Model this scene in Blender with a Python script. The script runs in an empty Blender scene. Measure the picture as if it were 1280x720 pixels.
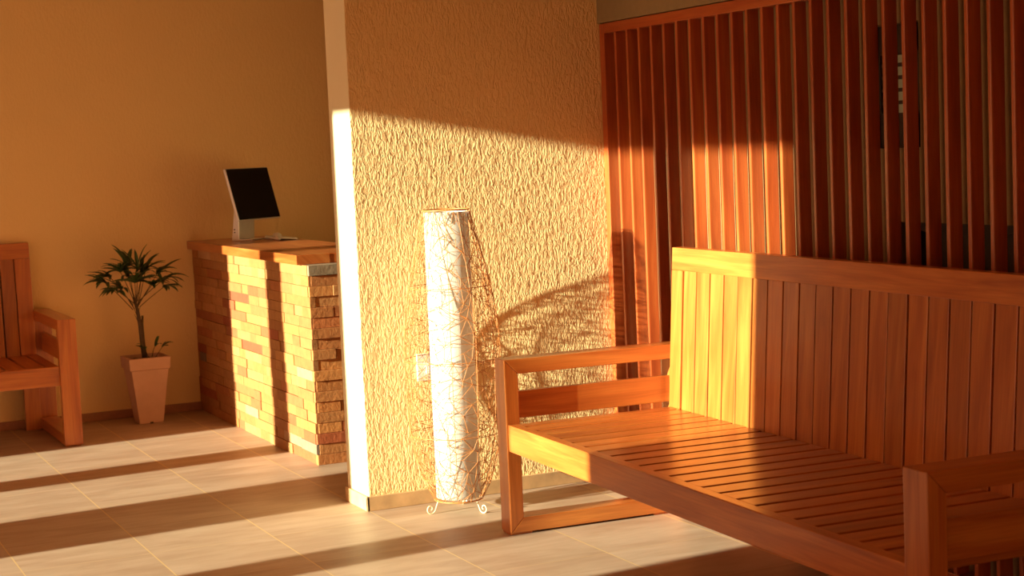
import bpy, bmesh, math, random
from mathutils import Vector, Matrix
random.seed(7)
S = bpy.context.scene
COL = S.collection
R = math.radians

# ---------------------------------------------------------------- camera
cam_d = bpy.data.cameras.new('camera'); cam = bpy.data.objects.new('camera', cam_d); COL.objects.link(cam)
rv = Vector((0.90273272, -0.42808721, -0.04260251)); uv_ = Vector((0.07468647, 0.05842589, 0.99549402)); fv = Vector((0.42366917, 0.90184686, -0.08471529))
M = Matrix.Identity(4)
for i in range(3):
    M[i][0] = rv[i]; M[i][1] = uv_[i]; M[i][2] = -fv[i]
M[0][3], M[1][3], M[2][3] = 0, 0, 1.5
cam.matrix_world = M
cam_d.sensor_width = 36; cam_d.lens = 2072.33 / 1280 * 36
cam_d.dof.use_dof = True; cam_d.dof.focus_distance = 6.4; cam_d.dof.aperture_fstop = 5.6
cam_d.clip_end = 300
S.camera = cam

# ---------------------------------------------------------------- light and exposure
SUN_AZ, SUN_EL = 5.0, 9.9
SUN_E, SUN_C = 20.0, (1.0, 0.97, 0.68)
SKY_C, SKY_S = (1.0, 0.44, 0.22), 2.8
sd = bpy.data.lights.new('sun', 'SUN'); so = bpy.data.objects.new('sun', sd); COL.objects.link(so)
sd.energy = SUN_E; sd.color = SUN_C; sd.angle = R(0.53)
a, e = R(SUN_AZ), R(SUN_EL)
so.rotation_euler = Vector((math.cos(a)*math.cos(e), math.sin(a)*math.cos(e), -math.sin(e))).to_track_quat('-Z', 'Y').to_euler()
so.location = (-12, -1, 5)
w = bpy.data.worlds.new('sky'); S.world = w; w.use_nodes = True
bg = w.node_tree.nodes['Background']; bg.inputs[0].default_value = (*SKY_C, 1); bg.inputs[1].default_value = SKY_S
S.view_settings.view_transform = 'Standard'; S.view_settings.look = 'None'
S.view_settings.exposure = 0.0; S.view_settings.gamma = 1.0; S.view_settings.use_curve_mapping = False

# ---------------------------------------------------------------- materials
def nm(name):
    m = bpy.data.materials.new(name); m.use_nodes = True
    nt = m.node_tree; return m, nt, nt.nodes['Principled BSDF']
def node(nt, t, **kw):
    n = nt.nodes.new(t)
    for k, v in kw.items(): setattr(n, k, v)
    return n
def ramp(nt, fac, stops):
    r = node(nt, 'ShaderNodeValToRGB'); el = r.color_ramp.elements
    while len(el) > 1: el.remove(el[-1])
    el[0].position = stops[0][0]; el[0].color = (*stops[0][1], 1)
    for p, c in stops[1:]:
        x = el.new(p); x.color = (*c, 1)
    nt.links.new(fac, r.inputs[0]); return r.outputs[0]
def mapping(nt, src, scale):
    mp = node(nt, 'ShaderNodeMapping'); mp.inputs['Scale'].default_value = scale
    nt.links.new(src, mp.inputs[0]); return mp.outputs[0]
def noise(nt, vec, scale, detail=4, rough=.55, dist=0.):
    n = node(nt, 'ShaderNodeTexNoise'); n.inputs['Scale'].default_value = scale; n.inputs['Detail'].default_value = detail
    n.inputs['Roughness'].default_value = rough; n.inputs['Distortion'].default_value = dist
    if vec: nt.links.new(vec, n.inputs['Vector'])
    return n.outputs['Fac']
def mixc(nt, mode, fac, a_, b_):
    m = node(nt, 'ShaderNodeMix', data_type='RGBA', blend_type=mode)
    for s, v in ((0, fac), (6, a_), (7, b_)):
        if isinstance(v, (int, float)): m.inputs[s].default_value = v
        elif isinstance(v, tuple): m.inputs[s].default_value = (*v, 1)
        else: nt.links.new(v, m.inputs[s])
    return m.outputs[2]
def bump(nt, h, strength, dist, bsdf):
    b = node(nt, 'ShaderNodeBump'); b.inputs['Strength'].default_value = strength; b.inputs['Distance'].default_value = dist
    nt.links.new(h, b.inputs['Height']); nt.links.new(b.outputs[0], bsdf.inputs['Normal']); return b
def plain(name, c, rough=.6, metal=0., var=.12, scale=30):
    m, nt, b = nm(name)
    tc = node(nt, 'ShaderNodeTexCoord')
    f = noise(nt, tc.outputs['Object'], scale)
    nt.links.new(ramp(nt, f, [(.3, tuple(x*(1-var) for x in c)), (.7, tuple(min(1, x*(1+var)) for x in c))]), b.inputs['Base Color'])
    b.inputs['Roughness'].default_value = rough; b.inputs['Metallic'].default_value = metal
    return m
def wood(name, dark, mid, light, rough=.33, coat=.45, tone=.5):
    m, nt, b = nm(name)
    uv = node(nt, 'ShaderNodeUVMap').outputs[0]
    g1 = noise(nt, mapping(nt, uv, (1.6, 16, 1)), 1.0, 3, .5, .9)
    g2 = noise(nt, mapping(nt, uv, (5, 160, 1)), 1.0, 4, .6, .2)
    base = ramp(nt, g1, [(.28, dark), (.5, mid), (.72, light)])
    fine = ramp(nt, g2, [(.3, (.72, .68, .62)), (.65, (1.06, 1.06, 1.06))])
    c = mixc(nt, 'MULTIPLY', .6, base, fine)
    at = node(nt, 'ShaderNodeVertexColor', layer_name='tone')
    c = mixc(nt, 'MULTIPLY', tone, c, at.outputs[0])
    nt.links.new(c, b.inputs['Base Color'])
    b.inputs['Roughness'].default_value = rough; b.inputs['Coat Weight'].default_value = coat; b.inputs['Coat Roughness'].default_value = .22
    bump(nt, g2, .12, .001, b)
    return m
def stucco(name, c, strength=1., dist=.006, fine=1.):
    m, nt, b = nm(name)
    tc = node(nt, 'ShaderNodeTexCoord')
    v = mapping(nt, tc.outputs['Object'], (1, 1, .42))
    h1 = noise(nt, v, 88*fine, 2.5, .5, .6)
    h = ramp(nt, h1, [(.38, (0, 0, 0)), (.62, (1, 1, 1))])
    big = noise(nt, tc.outputs['Object'], 1.5, 2)
    col = ramp(nt, big, [(.3, tuple(x*.95 for x in c)), (.7, c)])
    nt.links.new(col, b.inputs['Base Color']); b.inputs['Roughness'].default_value = .75
    bump(nt, h, strength, dist, b)
    return m

WOOD = wood('honey_wood', (.36, .085, .014), (.50, .145, .026), (.60, .21, .042))
WOODR = wood('red_slat_wood', (.33, .052, .011), (.44, .083, .017), (.52, .132, .028), rough=.4)
WOODC = wood('counter_wood', (.30, .07, .015), (.42, .11, .023), (.52, .18, .045), rough=.3)
PAINT = (.87, .62, .29)
STUC = stucco('textured_cream_paint', PAINT, .7, .0045)
STUCB = stucco('back_wall_cream_paint', PAINT, .28, .0025, 1.0)
SMOOTH = plain('smooth_cream_paint', (.80, .68, .44), .7, var=.03, scale=3)
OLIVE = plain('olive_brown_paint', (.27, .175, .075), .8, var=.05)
CEIL = plain('ceiling_paint', (.80, .50, .28), .8, var=.03, scale=3)

def floor_mat():
    m, nt, b = nm('stone_tile_floor')
    tc = node(nt, 'ShaderNodeTexCoord'); sep = node(nt, 'ShaderNodeSeparateXYZ'); nt.links.new(tc.outputs['Object'], sep.inputs[0])
    def math_(op, x, y=None):
        n = node(nt, 'ShaderNodeMath', operation=op)
        for i, v in enumerate((x, y)):
            if v is None: continue
            if isinstance(v, (int, float)): n.inputs[i].default_value = v
            else: nt.links.new(v, n.inputs[i])
        return n.outputs[0]
    def joint(src, pitch, off, wd):
        t = math_('DIVIDE', math_('SUBTRACT', src, off - 50*pitch), pitch)
        fr = math_('FRACT', t); d = math_('MULTIPLY', math_('MINIMUM', fr, math_('SUBTRACT', 1.0, fr)), pitch)
        return math_('LESS_THAN', d, wd), math_('FLOOR', t)
    jx, ix = joint(sep.outputs[0], .4834, .8921, .0026); jy, iy = joint(sep.outputs[1], .505, 5.285, .0022)
    j = math_('MAXIMUM', jx, jy)
    cmb = node(nt, 'ShaderNodeCombineXYZ'); nt.links.new(ix, cmb.inputs[0]); nt.links.new(iy, cmb.inputs[1])
    wn = node(nt, 'ShaderNodeTexWhiteNoise', noise_dimensions='3D'); nt.links.new(cmb.outputs[0], wn.inputs[0])
    add = node(nt, 'ShaderNodeVectorMath', operation='ADD'); nt.links.new(tc.outputs['Object'], add.inputs[0]); nt.links.new(wn.outputs[1], add.inputs[1])
    n1 = noise(nt, mapping(nt, add.outputs[0], (2.2, 9, 1)), 1.3, 5, .6, .8)
    n2 = noise(nt, mapping(nt, add.outputs[0], (1.2, 3, 1)), 2.0, 3, .5, .3)
    c = ramp(nt, n1, [(.3, (.40, .285, .20)), (.55, (.47, .35, .26)), (.75, (.52, .40, .30))])
    c = mixc(nt, 'MULTIPLY', .55, c, ramp(nt, n2, [(.35, (.84, .76, .72)), (.6, (1.05, 1.05, 1.05))]))
    c = mixc(nt, 'MULTIPLY', .5, c, ramp(nt, wn.outputs[0], [(0, (.88, .84, .82)), (1, (1.06, 1.08, 1.1))]))
    jf = math_('MAXIMUM', jx, math_('MULTIPLY', jy, .45)); c = mixc(nt, 'MIX', jf, c, (.62, .45, .22))
    nt.links.new(c, b.inputs['Base Color']); b.inputs['Roughness'].default_value = .5; b.inputs['Specular IOR Level'].default_value = .3
    bump(nt, n1, .15, .003, b)
    return m
FLOOR = floor_mat()
BASE = plain('stone_baseboard', (.56, .36, .18), .55, var=.18, scale=12)

def stone_mat():
    m, nt, b = nm('split_stone')
    at = node(nt, 'ShaderNodeVertexColor', layer_name='tone')
    tc = node(nt, 'ShaderNodeTexCoord')
    n1 = noise(nt, tc.outputs['Object'], 22, 5, .6)
    c = mixc(nt, 'MULTIPLY', .7, at.outputs[0], ramp(nt, n1, [(.3, (.78, .72, .66)), (.7, (1.1, 1.1, 1.1))]))
    nt.links.new(c, b.inputs['Base Color']); b.inputs['Roughness'].default_value = .75
    bump(nt, noise(nt, tc.outputs['Object'], 45, 5, .65), .5, .006, b)
    return m
STONE = stone_mat()

# ---------------------------------------------------------------- mesh helpers
class MB:
    def __init__(s):
        s.bm = bmesh.new(); s.uv = s.bm.loops.layers.uv.new('UVMap'); s.tone = s.bm.loops.layers.float_color.new('tone')
    def box(s, x0, x1, y0, y1, z0, z1, bevel=.003, tone=None, mat=None, corners=None, long=None):
        """axis-aligned (or eight-corner) board with soft edges; UVs run along its long side"""
        b = bmesh.new()
        P = corners or [(x, y, z) for z in (z0, z1) for y in (y0, y1) for x in (x0, x1)]
        v = [b.verts.new(p) for p in P]
        for f in ((0, 2, 3, 1), (4, 5, 7, 6), (0, 1, 5, 4), (2, 6, 7, 3), (0, 4, 6, 2), (1, 3, 7, 5)):
            b.faces.new([v[i] for i in f])
        xs = [[p[i] for p in P] for i in range(3)]
        dims = [max(q)-min(q) for q in xs]
        L = long if long is not None else dims.index(max(dims))
        if bevel: bmesh.ops.bevel(b, geom=list(b.edges), offset=min(bevel, min(dims)*.3), segments=2, affect='EDGES', profile=.6)
        bmesh.ops.recalc_face_normals(b, faces=b.faces)
        ou, ov = random.uniform(0, 50), random.uniform(0, 50)
        t = tone if tone is not None else random.uniform(.55, 1.15)
        if isinstance(t, (int, float)): t = (t, t*.97, t*.94)
        others = [i for i in range(3) if i != L]
        vm = {}
        for q in b.verts:
            co = mat @ q.co if mat else q.co
            vm[q] = s.bm.verts.new(co)
        for f in b.faces:
            nf = s.bm.faces.new([vm[q] for q in f.verts]); nf.smooth = False
            for lp, q in zip(nf.loops, f.verts):
                lp[s.uv].uv = (q.co[L]+ou, q.co[others[0]]+q.co[others[1]]+ov)
                lp[s.tone] = (*t, 1)
        b.free()
    def tube(s, pts, rad, n=6, tone=(1, 1, 1), cap=True):
        pts = [Vector(p) for p in pts]; rads = rad if isinstance(rad, (list, tuple)) else [rad]*len(pts)
        rings = []; up = None
        for i, p in enumerate(pts):
            d = (pts[min(i+1, len(pts)-1)]-pts[max(i-1, 0)]).normalized()
            if up is None: up = Vector((0, 0, 1)) if abs(d.z) < .9 else Vector((1, 0, 0))
            a_ = d.cross(up).normalized(); b_ = a_.cross(d).normalized(); up = b_
            rings.append([s.bm.verts.new(p+(a_*math.cos(k*2*math.pi/n)+b_*math.sin(k*2*math.pi/n))*rads[i]) for k in range(n)])
        fs = []
        for r0, r1 in zip(rings, rings[1:]):
            for k in range(n): fs.append(s.bm.faces.new((r0[k], r0[(k+1) % n], r1[(k+1) % n], r1[k])))
        if cap: fs.append(s.bm.faces.new(rings[0][::-1])); fs.append(s.bm.faces.new(rings[-1]))
        for f in fs:
            f.smooth = True
            for lp in f.loops: lp[s.tone] = (*tone, 1); lp[s.uv].uv = (lp.vert.co.z, lp.vert.co.x)
        return fs
    def lathe(s, prof, n=32, c=(0, 0), tone=(1, 1, 1)):
        rings = [[s.bm.verts.new((c[0]+r*math.cos(k*2*math.pi/n), c[1]+r*math.sin(k*2*math.pi/n), z)) for k in range(n)] for r, z in prof]
        for r0, r1 in zip(rings, rings[1:]):
            for k in range(n):
                f = s.bm.faces.new((r0[k], r0[(k+1) % n], r1[(k+1) % n], r1[k])); f.smooth = True
                for lp in f.loops: lp[s.tone] = (*tone, 1)
    def done(s, name, mat, parent=None, recalc=False):
        if recalc: bmesh.ops.recalc_face_normals(s.bm, faces=s.bm.faces)
        me = bpy.data.meshes.new(name); s.bm.to_mesh(me); s.bm.free()
        me.materials.append(mat)
        o = bpy.data.objects.new(name, me); COL.objects.link(o)
        if parent: o.parent = parent
        return o
def struct(o): o['kind'] = 'structure'; return o
def thing(name, label, cat, loc=(0, 0, 0), rz=0., group=None):
    o = bpy.data.objects.new(name, None); COL.objects.link(o); o.location = loc; o.rotation_euler = (0, 0, rz)
    o.empty_display_size = .1
    o['label'] = label; o['category'] = cat
    if group: o['group'] = group
    return o
def copy_tree(o, parent=None):
    c = o.copy(); COL.objects.link(c); c.parent = parent
    for ch in list(o.children): copy_tree(ch, c)
    return c
def sbox(name, mat, *boxes, bevel=0):
    m = MB()
    for b in boxes: m.box(*b, bevel=bevel, tone=1.)
    return struct(m.done(name, mat))

# ---------------------------------------------------------------- the setting
SX0 = 3.528
XL, XR, YN, YB, ZC = -3.0, 3.60, -5.0, 9.80, 2.95
WY, PX, PY = 6.495, 2.345, 6.755
sbox('floor', FLOOR, (XL-1.2, XR+.2, YN-.2, YB+.2, -.12, 0))
sbox('ceiling', CEIL, (XL-.1, XR+.2, YN-.2, YB+.2, ZC, ZC+.15))
sbox('wall_back', STUCB, (XL-.1, XR+.2, YB, YB+.2, 0, ZC))
sbox('wall_near', STUCB, (XL-.1, XR+.2, YN-.2, YN, 0, ZC))
sbox('wall_left', STUCB, (XL-.1, XL+.05, -2.0, 4.53, 0, ZC), (XL-.1, XL+.05, YN, -2.0, 2.62, ZC), (XL-.1, XL+.05, 8.54, YB, 0, ZC), (XL-.1, XL+.05, 4.53, 8.54, 2.62, ZC))  # near bay is an added opening, out of view, letting in bounce light
# right wall with two openings behind the slats: (y0, y1, z0, z1)
W1 = (4.42, 4.72, 1.44, 1.86); W2 = (2.9, 4.60, .55, 1.19)
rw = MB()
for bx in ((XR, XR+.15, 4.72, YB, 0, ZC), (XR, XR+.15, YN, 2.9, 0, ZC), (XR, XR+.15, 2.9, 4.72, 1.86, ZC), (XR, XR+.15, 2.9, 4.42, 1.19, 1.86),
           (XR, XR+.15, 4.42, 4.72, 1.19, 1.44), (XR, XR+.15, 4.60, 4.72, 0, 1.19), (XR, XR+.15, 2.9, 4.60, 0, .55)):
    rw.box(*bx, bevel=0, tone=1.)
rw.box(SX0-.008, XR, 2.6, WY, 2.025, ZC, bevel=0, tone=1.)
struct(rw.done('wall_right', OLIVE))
struct_div = MB(); struct_div.box(PX, XR, WY, PY, 0, ZC, bevel=.006, tone=1.)
wd = struct_div.done('wall_middle', STUC); struct(wd)
wd.data.materials.append(SMOOTH)
for f in wd.data.polygons:
    if f.normal.x < -.5: f.material_index = 1
for i, (nm_, y0, y1, x0) in enumerate((('column', 7.575, 7.825, XL-.1), ('column', 6.235, 6.875, XL-.1), ('column', 5.235, 5.505, XL-.1))):
    m = MB(); m.box(XL-.08, XL+.07, y0, y1, 0, 2.66, bevel=.004, tone=1.); struct(m.done('column', SMOOTH))
# baseboards
BH, BT = .062, .013
sbox('baseboard_middle', BASE, (PX-BT, XR, WY-BT, WY, 0, BH), (PX-BT, PX, WY-BT, PY, 0, BH), bevel=.003)
sbox('baseboard_back', plain('shaded_red_baseboard', (.38, .17, .09), .6), (XL+.05, XR, YB-BT, YB, 0, .05), bevel=.003)  # redder, darker than the other baseboard: the shade here is put into its colour
# window behind the slats, with horizontal louvres and a pale pane
DARK = plain('dark_frame_and_void', (.05, .03, .015), .6)
m = MB()
fr = .03
for b_ in ((XR+.05, XR+.11, W1[0], W1[1], W1[2], W1[2]+.12), (XR+.05, XR+.11, W1[0], W1[1], W1[3]-.10, W1[3]), (XR+.05, XR+.11, W1[0], W1[0]+.13, W1[2], W1[3]), (XR+.05, XR+.11, W1[1]-fr, W1[1], W1[2], W1[3])):
    m.box(*b_, tone=1.)
for k in range(5):
    z = W1[2]+.12+.03+k*.043; m.box(XR+.055, XR+.10, W1[0]+.1, W1[1]-.02, z, z+.012, bevel=.002, tone=1.)
win = struct(m.done('window_1', DARK))
gm, gnt, gb = nm('frosted_pane'); gb.inputs['Base Color'].default_value = (.20, .24, .17, 1); gb.inputs['Roughness'].default_value = .5; gb.inputs['Transmission Weight'].default_value = .6
m = MB(); m.box(XR+.11, XR+.118, W1[0], W1[1], W1[2], W1[3], bevel=0, tone=1.); m.done('window_pane', gm, win)
m = MB()
for b_ in ((XR+.10, XR+.14, W2[0], W2[1], W2[2], W2[2]+.04), (XR+.10, XR+.14, W2[0], W2[1], W2[3]-.04, W2[3]), (XR+.10, XR+.14, W2[0], W2[0]+.04, W2[2], W2[3]), (XR+.10, XR+.14, W2[1]-.04, W2[1], W2[2], W2[3]), (XR+.13, XR+.15, W2[0], W2[1], W2[2], W2[3])):  # last box: dark sheet across the opening, standing for its unlit depth
    m.box(*b_, tone=1.)
struct(m.done('window_2', DARK))
# ground outside the open side
sbox('ground', plain('outdoor_ground', (.30, .22, .13), .9), (-60, XL-1.2, -30, 40, -.3, -.14))

# ---------------------------------------------------------------- benches
ARM_W, POST, DEPTH, ARM_Z, SEAT_Z, BACK_Z, LEN = .0967, .056, .79, .686, .435, 1.074, 2.528
def front_x(z): return .708 + (z-SEAT_Z)*(.748-.708)/(BACK_Z-SEAT_Z)
def make_bench(label):
    """local x = depth (0 at the front), local -y = length (0 at the inner face of the far arm)"""
    t = thing('wooden_bench', label, 'bench')
    for side in (0, 1):
        y1 = ARM_W if side == 0 else -LEN; y0 = y1-ARM_W
        m = MB(); H_ = .058; z0 = .008
        def mitre(c): m.box(0, 0, 0, 0, 0, 0, corners=c, tone=random.uniform(.9, 1.1), bevel=.0035, long=None)
        A = [(0, z0), (DEPTH, z0), (DEPTH, ARM_Z), (0, ARM_Z)]; B = [(POST, z0+H_), (DEPTH-POST, z0+H_), (DEPTH-POST, ARM_Z-H_), (POST, ARM_Z-H_)]
        sh = -.017 if side else 0.
        A = [(a_+(sh if a_ < .3 else 0), b_) for a_, b_ in A]; B = [(a_+(sh if a_ < .3 else 0), b_) for a_, b_ in B]
        for k in range(4):
            a0, a1, b0, b1 = A[k], A[(k+1) % 4], B[k], B[(k+1) % 4]
            # order corners as (z lo/hi-like, y, x) index pattern
            c = [(a0[0], y0, a0[1]), (a1[0], y0, a1[1]), (a0[0], y1, a0[1]), (a1[0], y1, a1[1]), (b0[0], y0, b0[1]), (b1[0], y0, b1[1]), (b0[0], y1, b0[1]), (b1[0], y1, b1[1])]
            mitre(c)
        arm = m.done('armrest', WOOD, t)
        yc = (y0+y1)/2
        m = MB(); m.box(POST-.01, DEPTH-POST+.01, yc-.014, yc+.014, .450, .556, tone=.85); m.done('armrest_slat', WOOD, arm)
        for x0 in (.003, .63):
            m = MB(); m.box(x0, x0+.09, y0+.008, y1-.008, 0, .0095, bevel=.001, tone=1.1); m.done('foot_pad', WOOD, arm)
    m = MB(); m.box(.004, .045, -LEN, 0, SEAT_Z-.104, SEAT_Z, tone=1.05); m.done('front_rail', WOOD, t)
    m = MB(); m.box(.64, .68, -LEN, 0, SEAT_Z-.10, SEAT_Z-.024, tone=1.0); m.done('rear_rail', WOOD, t)
    # seat boards run front to back
    m = MB(); g = .0078; y = 0.; ys = [0]
    k = 0
    while .077+.1038*k < LEN-.03: ys.append(.077+.1038*k); k += 1
    ys.append(LEN)
    for a_, b_ in zip(ys, ys[1:]):
        m.box(.043, .712, -b_+(g if b_ < LEN else 0), -a_-(g if a_ > 0 else 0), SEAT_Z-.024, SEAT_Z-.0005, bevel=.003)
    m.done('seat', WOOD, t)
    # reclined backrest: frame with stiles and top rail, boards inside
    def slab(m, ya, yb, za, zb, off, th, tone=None, bevel=.0035, long=None):
        c = []
        for z in (za, zb):
            for yy in (ya, yb):
                for th_ in (0, th): c.append((front_x(z)+off+th_, yy, z))
        m.box(0, 0, 0, 0, 0, 0, corners=c, tone=tone, bevel=bevel, long=long)
    st = .0867
    m = MB()
    slab(m, -LEN, 0, BACK_Z-.09, BACK_Z, 0, .048, 1.05, long=1)
    slab(m, -st, 0, SEAT_Z+.0, BACK_Z-.09, 0, .048, 1.1); slab(m, -LEN, -LEN+st, SEAT_Z, BACK_Z-.09, 0, .048, 1.)
    slab(m, -LEN+st, -st, SEAT_Z-.12, SEAT_Z-.03, .002, .044, .9, long=1)
    bf = m.done('backrest', WOOD, t)
    m = MB(); ys = [st+.1033*k for k in range(60) if st+.1033*k < LEN-st-.02]+[LEN-st]
    for a_, b_ in zip(ys, ys[1:]):
        slab(m, -b_+.0038, -a_-.0038, SEAT_Z-.03, BACK_Z-.088, .006+random.uniform(-.0015, .0015), .022, None, .003)
    m.done('backrest_slats', WOOD, bf)
    for y0 in (-st, -LEN):
        m = MB(); m.box(.705, .753, y0, y0+st, 0, SEAT_Z, tone=.95); m.done('leg', WOOD, t)
    return t
main = make_bench('honey-coloured slatted wooden bench in front of the red slatted screen, seat half in sun')
main.location = (2.6466, 5.7342, 0); main.rotation_euler = (0, 0, -.0371)
b2 = copy_tree(main)
b2['label'] = 'wooden bench against the back wall, cut off by the left edge, beside the potted palm'
# second bench faces the camera: front (-Y), its arm outer side at x = 1.636
b2.location = (1.538-LEN, 8.992, 0); b2.rotation_euler = (0, 0, R(90)); b2.scale = (1, 1, 1)

# ---------------------------------------------------------------- slatted screen
SX = 3.528
scr = thing('slatted_screen', 'tall red-brown screen of vertical wooden slats on the right wall behind the bench', 'screen', (SX, WY, 0))
def scr_part(name, boxes, **k):
    m = MB()
    for b_ in boxes: m.box(b_[0]-SX, b_[1]-SX, b_[2]-WY, b_[3]-WY, b_[4], b_[5], **k)
    return m.done(name, WOODR, scr)
YE = 2.70
scr_part('frame_stile', [(SX, XR-.004, 6.452, WY-.001, 0.002, 2.022)], tone=1.15)
scr_part('frame_stile', [(SX, XR-.004, YE-.04, YE, 0.002, 2.022)], tone=1.)
scr_part('top_rail', [(SX, XR-.004, YE, 6.452, 1.978, 2.022)], tone=1.)
scr_part('bottom_rail', [(SX, XR-.004, YE, 6.452, .002, .05)], tone=1.)
k = 0
slat_vars = []
while 6.373-.1025*k > YE+.05:
    yi = 6.373-.1025*k
    m = MB(); m.box(0, .050, -.019, 0, .045, 1.982, bevel=.004, tone=random.uniform(.7, 1.15))
    o = m.done('slat', WOODR, scr); o.location = (.005, yi-WY, 0); o.rotation_euler = (0, 0, R(random.uniform(-7.5, -1.0)))
    k += 1

# ---------------------------------------------------------------- stone counter
CX, CY0, CZ = 2.497, 7.612, .974
ct = thing('reception_counter', 'reception counter clad in stacked tan stone with a wooden top, beyond the pillar', 'counter', (CX, CY0, 0))
m = MB()
pal = [(.46, .22, .055), (.50, .26, .07), (.44, .18, .05), (.40, .15, .045), (.50, .28, .09), (.38, .12, .035), (.42, .20, .055), (.46, .24, .07), (.34, .09, .03), (.26, .21, .14), (.54, .36, .17)]
wts = [6, 6, 4, 1.6, 5, 1, 5, 6, .7, .35, .6]
rows = 19; rh = CZ/rows
for r_ in range(rows):
    z0, z1 = r_*rh, (r_+1)*rh-.0012
    over = r_ % 2
    y = 0.0 if over else .012
    while y < YB-CY0-.001:
        L = random.choice((.12, .18, .24, .30, .38)); y1 = min(y+L, YB-CY0-.001)
        if YB-CY0-y1 < .05: y1 = YB-CY0-.001
        c = random.choices(pal, wts)[0]; f = random.uniform(.76, .96)
        d = random.uniform(-.004, .003)
        m.box(d, .03, y+.0008, y1-.0008, z0, z1, bevel=.0015, tone=(c[0]*f*.95, c[1]*f*.78, c[2]*f*.8)); y = y1
    x = .012 if over else .0
    while x < .50:
        L = random.choice((.12, .16, .20)); x1 = min(x+L, .50)
        if .5-x1 < .04: x1 = .5
        c = random.choices(pal, wts)[0]; f = random.uniform(.8, 1.0)
        if r_ == rows-1 and x < .02: c = (.26, .24, .15); x1 = .2
        c = (c[0]*1.15, c[1]*.9, c[2]*.9)
        d = random.uniform(-.003, .002)+(-.004 if not over else .001)
        m.box(x+.0008, x1-.0008, d, .03, z0, z1, bevel=.002, tone=tuple(v*f for v in c)); x = x1
m.box(.02, .49, .02, YB-CY0-.002, 0.001, CZ-.001, bevel=0, tone=(.3, .2, .12))
m.done('stone_cladding', STONE, ct)
m = MB()
tx0, tx1, ty0 = 2.467-CX, 2.985-CX, 7.69-CY0
w_ = (tx1-tx0)/3
for i in range(3):
    m.box(tx0+i*w_, tx0+(i+1)*w_, ty0+random.uniform(-.002, .002), YB-CY0-.001, CZ, 1.022, bevel=.0022, tone=random.uniform(.9, 1.08))
m.done('countertop', WOODC, ct)

# ---------------------------------------------------------------- computer, keyboard, mouse
ALU = plain('brushed_aluminium', (.72, .70, .68), .35, .55, .03); WHITE = plain('white_plastic', (.82, .80, .76), .4, 0, .02)
BLK, bnt, bb = nm('black_glass'); bb.inputs['Base Color'].default_value = (.006, .005, .005, 1); bb.inputs['Roughness'].default_value = .25; bb.inputs['Specular IOR Level'].default_value = .25
CT = 1.022
wv = Vector((.807, .590, 0)); nv = Vector((.590, -.807, 0))
pc = thing('desktop_computer', 'all-in-one computer with a tilted black screen standing on the counter', 'computer', (2.655, 9.48, CT))
def basis(origin, x, y, z):
    b = Matrix.Identity(4)
    for i in range(3): b[i][0] = x[i]; b[i][1] = y[i]; b[i][2] = z[i]; b[i][3] = origin[i]
    return b
O = Vector((2.655, 9.48, CT))
BL = Vector((2.654, 9.30, 1.143))-O
tilt = math.atan2(.081, .30); up = (Vector((0, 0, 1))*math.cos(tilt)-nv*math.sin(tilt)).normalized(); nn = wv.cross(up).normalized()
if nn.dot(nv) < 0: nn = -nn
Bs = basis(BL, wv, up, nn)
m = MB(); m.box(0, .40, 0, .312, -.018, 0, bevel=.004, tone=1., mat=Bs); pan = m.done('display_housing', ALU, pc, recalc=True)
m = MB(); m.box(.004, .396, .004, .308, -.001, .0015, bevel=.001, tone=1., mat=Bs); m.done('screen', BLK, pan, recalc=True)
# foot plate and stand
Bf = basis((0, 0, 0), wv, nv, (0, 0, 1))
m = MB(); m.box(0, .15, 0, .15, 0.0005, .008, bevel=.002, tone=1., mat=Bf); m.done('foot', ALU, pc, recalc=True)
m = MB(); m.box(0, 0, 0, 0, 0, 0, corners=[(0, 0, .006), (.15, 0, .006), (0, .052, .006), (.15, .052, .006), (0, .03, .20), (.15, .03, .20), (0, .062, .20), (.15, .062, .20)], bevel=.004, tone=1., mat=Bf)
stn = m.done('stand', ALU, pc, recalc=True)
m = MB()
for z in (.045, .062): m.box(-.0012, .001, .020, .028, z, z+.007, bevel=.0005, tone=1., mat=Bf)
m.done('socket', BLK, stn, recalc=True)
# keyboard
kb = thing('keyboard', 'slim white keyboard lying on the counter right of the computer', 'keyboard', (2.828, 9.158, CT))
ka = Vector((1, .0, 0)); kl = Vector((0, 1, 0))
Bk = basis((0, 0, 0), ka, kl, (0, 0, 1))
m = MB(); m.box(0, 0, 0, 0, 0, 0, corners=[(.012, 0, .012), (.125, 0, .001), (.012, .24, .012), (.125, .24, .001), (.012, 0, .020), (.125, 0, .008), (.012, .24, .020), (.125, .24, .008)], bevel=.0015, tone=1., mat=Bk); kbody = m.done('keyboard_body', ALU, kb, recalc=True)
m = MB(); m.tube([Bk @ Vector((.012, 0, .012)), Bk @ Vector((.012, .24, .012))], .0118, 14); m.done('battery_tube', ALU, kb)
m = MB()
for i in range(5):
    for j in range(11):
        x = .026+i*.0195; yy = .006+j*.0208; z = .0195-(x-.012)*.106
        m.box(x, x+.016, yy, yy+.017, z-.001, z+.0025, bevel=.0008, tone=1., mat=Bk)
m.done('keys', WHITE, kb, recalc=True)
# mouse
ms = MB(); bmesh.ops.create_uvsphere(ms.bm, u_segments=24, v_segments=14, radius=1, matrix=Matrix.Translation((0, 0, .001)) @ Matrix.Rotation(R(-15), 4, 'Z') @ Matrix.Diagonal((.031, .055, .032, 1)))
for v in ms.bm.verts: v.co.z = max(v.co.z, 0.0)
for f in ms.bm.faces: f.smooth = True
mo = ms.done('computer_mouse', WHITE); mo.location = (2.93, 9.40+.08, CT)
mo['label'] = 'pale computer mouse on the counter just behind the keyboard'; mo['category'] = 'mouse'

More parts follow.
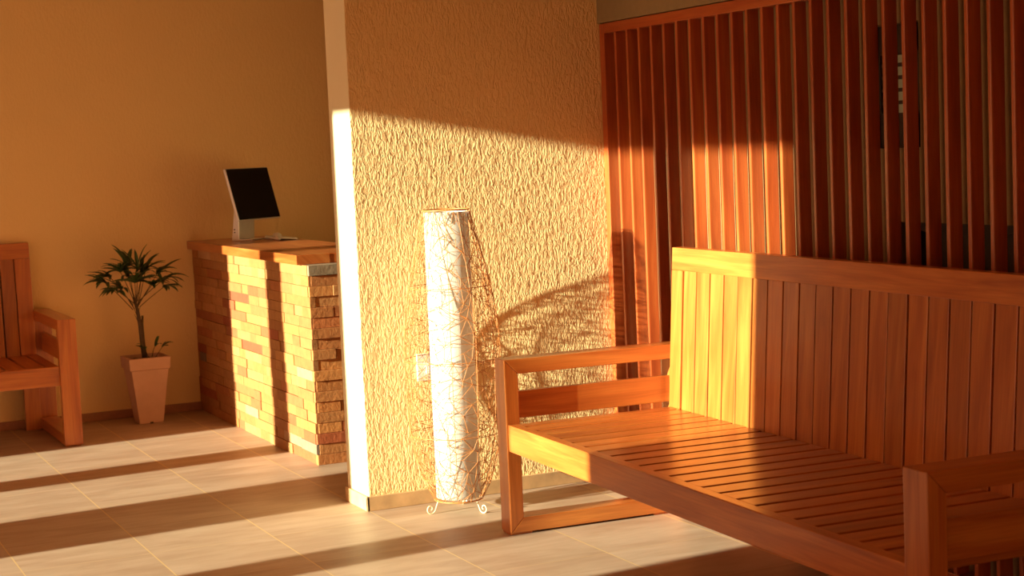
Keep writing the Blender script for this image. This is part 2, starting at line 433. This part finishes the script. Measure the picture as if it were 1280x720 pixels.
# ---------------------------------------------------------------- floor lamp
LX, LY = 2.664, 6.278
PROF = [(.05, .100), (.12, .138), (.20, .164), (.28, .181), (.36, .190), (.45, .196), (.55, .198), (.66, .200), (.76, .196), (.85, .186), (.95, .169), (1.05, .146), (1.15, .122), (1.255, .096)]
def cr(z):
    if z <= PROF[0][0]: return PROF[0][1]
    for (a0, r0), (a1, r1) in zip(PROF, PROF[1:]):
        if z <= a1: return r0+(r1-r0)*(z-a0)/(a1-a0)
    return PROF[-1][1]
WIRE, wnt, wb = nm('copper_gold_wire'); wb.inputs['Base Color'].default_value = (.50, .19, .055, 1); wb.inputs['Metallic'].default_value = .1; wb.inputs['Roughness'].default_value = .45
CREAMW = plain('cream_painted_wire', (.80, .66, .40), .5)
PAPER, pnt, pb = nm('white_paper_shade')
tc = node(pnt, 'ShaderNodeTexCoord'); f = noise(pnt, mapping(pnt, tc.outputs['Object'], (1, 1, .3)), 40, 4)
pcx = ramp(pnt, f, [(.3, (.80, .77, .72)), (.7, (.88, .86, .82))]); pnt.links.new(pcx, pb.inputs['Base Color'])
pb.inputs['Roughness'].default_value = .8
tr = node(pnt, 'ShaderNodeBsdfTranslucent'); pnt.links.new(pcx, tr.inputs[0]); mx = node(pnt, 'ShaderNodeMixShader'); mx.inputs[0].default_value = .5
pnt.links.new(pb.outputs[0], mx.inputs[1]); pnt.links.new(tr.outputs[0], mx.inputs[2]); pnt.links.new(mx.outputs[0], pnt.nodes['Material Output'].inputs[0])
lamp = thing('floor_lamp', 'tall barrel-shaped floor lamp, white paper tube inside a tangled wire cage, by the pillar', 'lamp', (LX, LY, 0))
m = MB()
m.lathe([(.088, 1.246), (.093, 1.247), (.093, .062), (.088, .060), (.088, 1.246)], 40)
m.done('paper_shade', PAPER, lamp)
def P(th, z): r = cr(z); return Vector((r*math.cos(th), r*math.sin(th), z))
m = MB(); m.tube([P(.1, z) for z in [.05+i*1.205/20 for i in range(21)]], .0014, 5, cap=False)
rib = m.done('cage_rib', WIRE, lamp)
for k in range(1, 12):
    c = rib.copy(); COL.objects.link(c); c.parent = lamp; c.rotation_euler = (0, 0, k*math.pi/6)
for z, rr in ((.052, .0022), (.33, .0017), (.64, .0017), (.94, .0017), (1.255, .0028)):
    m = MB(); m.tube([P(i*math.pi/18, z) for i in range(37)], rr, 5, cap=False); m.done('cage_ring', WIRE, lamp)
m = MB(); rnd = random.Random(3)
NT, NZ = 25, 27
nodes_ = {}
for j in range(NZ+1):
    for i in range(NT):
        z = .055+(j+(rnd.uniform(-.48, .48) if 0 < j < NZ else 0))*1.195/NZ
        nodes_[i, j] = ((i+.5*(j % 2)+rnd.uniform(-.45, .45))*2*math.pi/NT, max(.052, min(1.254, z)))
def seg(a_, b_):
    p, q = P(*a_), P(*b_)
    if (p-q).length < .11: m.tube([p, q], .00105, 4, cap=False)
for j in range(NZ):
    for i in range(NT):
        A = nodes_[i, j]
        for (di, dj, pr) in ((1, 0, .85), (0, 1, .85), (1, 1, .6), (-1, 1, .6)):
            if rnd.random() < pr:
                ii = i+di; B = nodes_[ii % NT, j+dj]; th = B[0]
                if ii >= NT: th += 2*math.pi
                if ii < 0: th -= 2*math.pi
                seg(A, (th, B[1]))
wm = m.done('wire_mesh', WIRE, lamp)
for k in range(3):
    m = MB(); th = R(-121.5+60+120*k)
    pts = [(.092, .056), (.096, .045), (.103, .028), (.110, .012), (.120, .0045), (.132, .005), (.1405, .013), (.1415, .024), (.136, .0335), (.127, .035), (.121, .029), (.121, .0215), (.1265, .0185)]
    fine = []
    for i in range(len(pts)-1):
        p0, p1, p2, p3 = pts[max(i-1, 0)], pts[i], pts[i+1], pts[min(i+2, len(pts)-1)]
        for s_ in range(4):
            t = s_/4
            fine.append(tuple(.5*((2*p1[d])+(-p0[d]+p2[d])*t+(2*p0[d]-5*p1[d]+4*p2[d]-p3[d])*t*t+(-p0[d]+3*p1[d]-3*p2[d]+p3[d])*t**3) for d in (0, 1)))
    fine.append(pts[-1])
    m.tube([(r*math.cos(th), r*math.sin(th), z-.0018) for r, z in fine], .0027, 8); m.done('scroll_foot', CREAMW, lamp)
m = MB(); m.box(-.05, .05, -.006, .006, .058, .066, bevel=.001, tone=1.); m.box(-.006, .006, -.099, .099, .054, .060, bevel=.001, tone=1.); m.lathe([(.02, .066), (.02, .12), (.001, .12)], 16); m.done('lamp_socket', WHITE, lamp)

# wall outlet behind the lamp
ou = thing('wall_outlet', 'white wall socket plate with a grey plug, low on the pillar wall behind the lamp', 'outlet', (2.622, WY, .585))
m = MB(); m.box(-.034, .024, -.009, -.0005, -.058, .058, bevel=.003, tone=1.); m.done('outlet_plate', WHITE, ou)
m = MB(); m.box(.004, .03, -.035, -.009, -.03, .022, bevel=.006, tone=1.); m.done('plug', plain('grey_plug_plastic', (.45, .36, .34), .5), ou)

# ---------------------------------------------------------------- potted palm
TERRA = plain('pale_terracotta', (.54, .32, .22), .75, var=.08, scale=8)
SOIL = plain('soil', (.05, .025, .012), .95, var=.4, scale=60)
LEAF = plain('palm_leaf', (.035, .075, .018), .45, var=.35, scale=20)
LEAF2 = plain('palm_stem', (.085, .05, .022), .7, var=.3, scale=40)
px_, py_ = 2.119, 9.54
pot = thing('potted_palm', 'small leafy palm in a tall tapered square clay pot against the back wall', 'potted plant', (px_, py_, 0))
m = MB()
def ring(h, z): return [m.bm.verts.new((sx*h, sy*h, z)) for sx, sy in ((-1, -1), (1, -1), (1, 1), (-1, 1))]
prof = [(.0, .012), (.060, .012), (.066, .006), (.068, 0.0), (.070, .01), (.107, .316), (.116, .318), (.120, .385), (.106, .388), (.102, .35), (.0, .35)]
rs = [ring(max(h, .001), z) for h, z in prof]
for r0, r1 in zip(rs, rs[1:]):
    for k in range(4): m.bm.faces.new((r0[k], r0[(k+1) % 4], r1[(k+1) % 4], r1[k]))
po = m.done('pot', TERRA, pot, recalc=True); bv = po.modifiers.new('soft_edges', 'BEVEL'); bv.width = .003; bv.segments = 2; bv.limit_method = 'ANGLE'
m = MB(); m.box(-.01, .01, -.0705, -.066, 0.001, .010, bevel=.001, tone=1.); m.done('drain_notch', SOIL, po)
m = MB(); bmesh.ops.create_grid(m.bm, x_segments=14, y_segments=14, size=.101, matrix=Matrix.Translation((0, 0, .362)))
for v in m.bm.verts: v.co.z += random.uniform(-.006, .008)
m.done('soil', SOIL, pot)
def blade(m, base, d, L, wdt, droop, roll):
    d = d.normalized(); side = d.cross(Vector((0, 0, 1)));
    if side.length < .1: side = Vector((1, 0, 0))
    side.normalize(); side = Matrix.Rotation(roll, 3, d) @ side
    n = 6; prev = None; p = base.copy(); dd = d.copy()
    for i in range(n+1):
        t = i/n; wd_ = wdt*(math.sin(math.pi*min(1, .12+t*.88))**.6 if t < 1 else 0.02)
        nrm = side.cross(dd).normalized()
        row = [m.bm.verts.new(p-side*wd_/2+nrm*wd_*.12), m.bm.verts.new(p), m.bm.verts.new(p+side*wd_/2+nrm*wd_*.12)]
        if prev:
            for k in (0, 1):
                f = m.bm.faces.new((prev[k], prev[k+1], row[k+1], row[k])); f.smooth = True
        prev = row; p = p+dd*L/n; dd = (dd+Vector((0, 0, -droop/n))).normalized()
def frond(start, hub, nb, L, spread, r=.0035, seed=0, up=.2, sz=1.):
    rr = random.Random(seed)
    m = MB(); mid = (Vector(start)+Vector(hub))/2+Vector((0, 0, .03*up))
    pts = [Vector(start)*(1-t)**2+mid*2*t*(1-t)+Vector(hub)*t*t for t in [i/8 for i in range(9)]]
    m.tube(pts, [r*(1-.4*i/8) for i in range(9)], 6); st = m.done('petiole', LEAF2, pot)
    out = (Vector(hub)-Vector(start)); out.normalize(); out.z = out.z*.35+.12; out.normalize()
    m = MB()
    ax = Vector((-out.y, out.x, 0)).normalized() if out.xy.length > .1 else Vector((1, 0, 0))
    upv = out.cross(ax)
    if upv.z < 0: upv = -upv
    for k in range(nb):
        ang = (k/(nb-1)-.5)*spread if nb > 1 else 0
        d = out*math.cos(ang)+ax*math.sin(ang)+upv*rr.uniform(-.1, .35)
        blade(m, Vector(hub), d, L*rr.uniform(.75, 1.1), .019*sz, rr.uniform(.5, 1.5), rr.uniform(-.5, .5))
    o = m.done('leaf', LEAF, st); sm = o.modifiers.new('leaf_thickness', 'SOLIDIFY'); sm.thickness = .0008
# stems (local coordinates from the pot centre)
m = MB(); m.tube([(-.004, 0, .355), (-.012, 0, .45), (-.018, 0, .56), (-.028, 0, .66), (-.046, .0, .73)], [.013, .012, .011, .010, .007], 10)
m.tube([(.006, .01, .355), (-.002, .01, .46), (-.004, .01, .57), (.002, .01, .62)], [.010, .009, .008, .006], 8)
for k in range(14):
    z = .60+.011*k; th = k*2.4; m.tube([(-.028-.01*k/14, 0, z-.02), (-.028+.02*math.cos(th), .02*math.sin(th), z+.02)], [.003, .001], 5)
m.done('trunk', LEAF2, pot)
hubs = [(-.20, -.02, .845, .13), (-.16, .05, .87, .13), (-.12, -.04, .905, .14), (-.06, .03, .93, .15), (-.02, -.04, .91, .15), (.04, .03, .90, .15), (.09, -.03, .875, .15),
        (.14, .02, .84, .15), (.12, -.05, .80, .13), (-.15, -.06, .80, .12), (-.10, .07, .80, .13), (.05, -.07, .82, .13), (.02, .08, .84, .14), (-.05, -.08, .84, .13), (-.07, .0, .87, .14), (.01, .0, .88, .14)]
for i, (hx, hy, hz_, L) in enumerate(hubs):
    frond((-.03+hx*.12, hy*.1, .66+.06*((i*7) % 5)/5), (hx, hy, hz_-.02), 8, L*1.02, 2.5, r=.0028, seed=i+11, sz=1.25)
frond((.03, -.02, .355), (.055, -.03, .44), 4, .075, 1.8, r=.0025, seed=40, up=1, sz=.8)
frond((.05, .0, .355), (.10, -.01, .43), 4, .08, 1.7, r=.002, seed=41, sz=.75)
frond((.02, -.03, .355), (-.01, -.05, .43), 3, .08, 1.5, r=.002, seed=42, sz=.75)
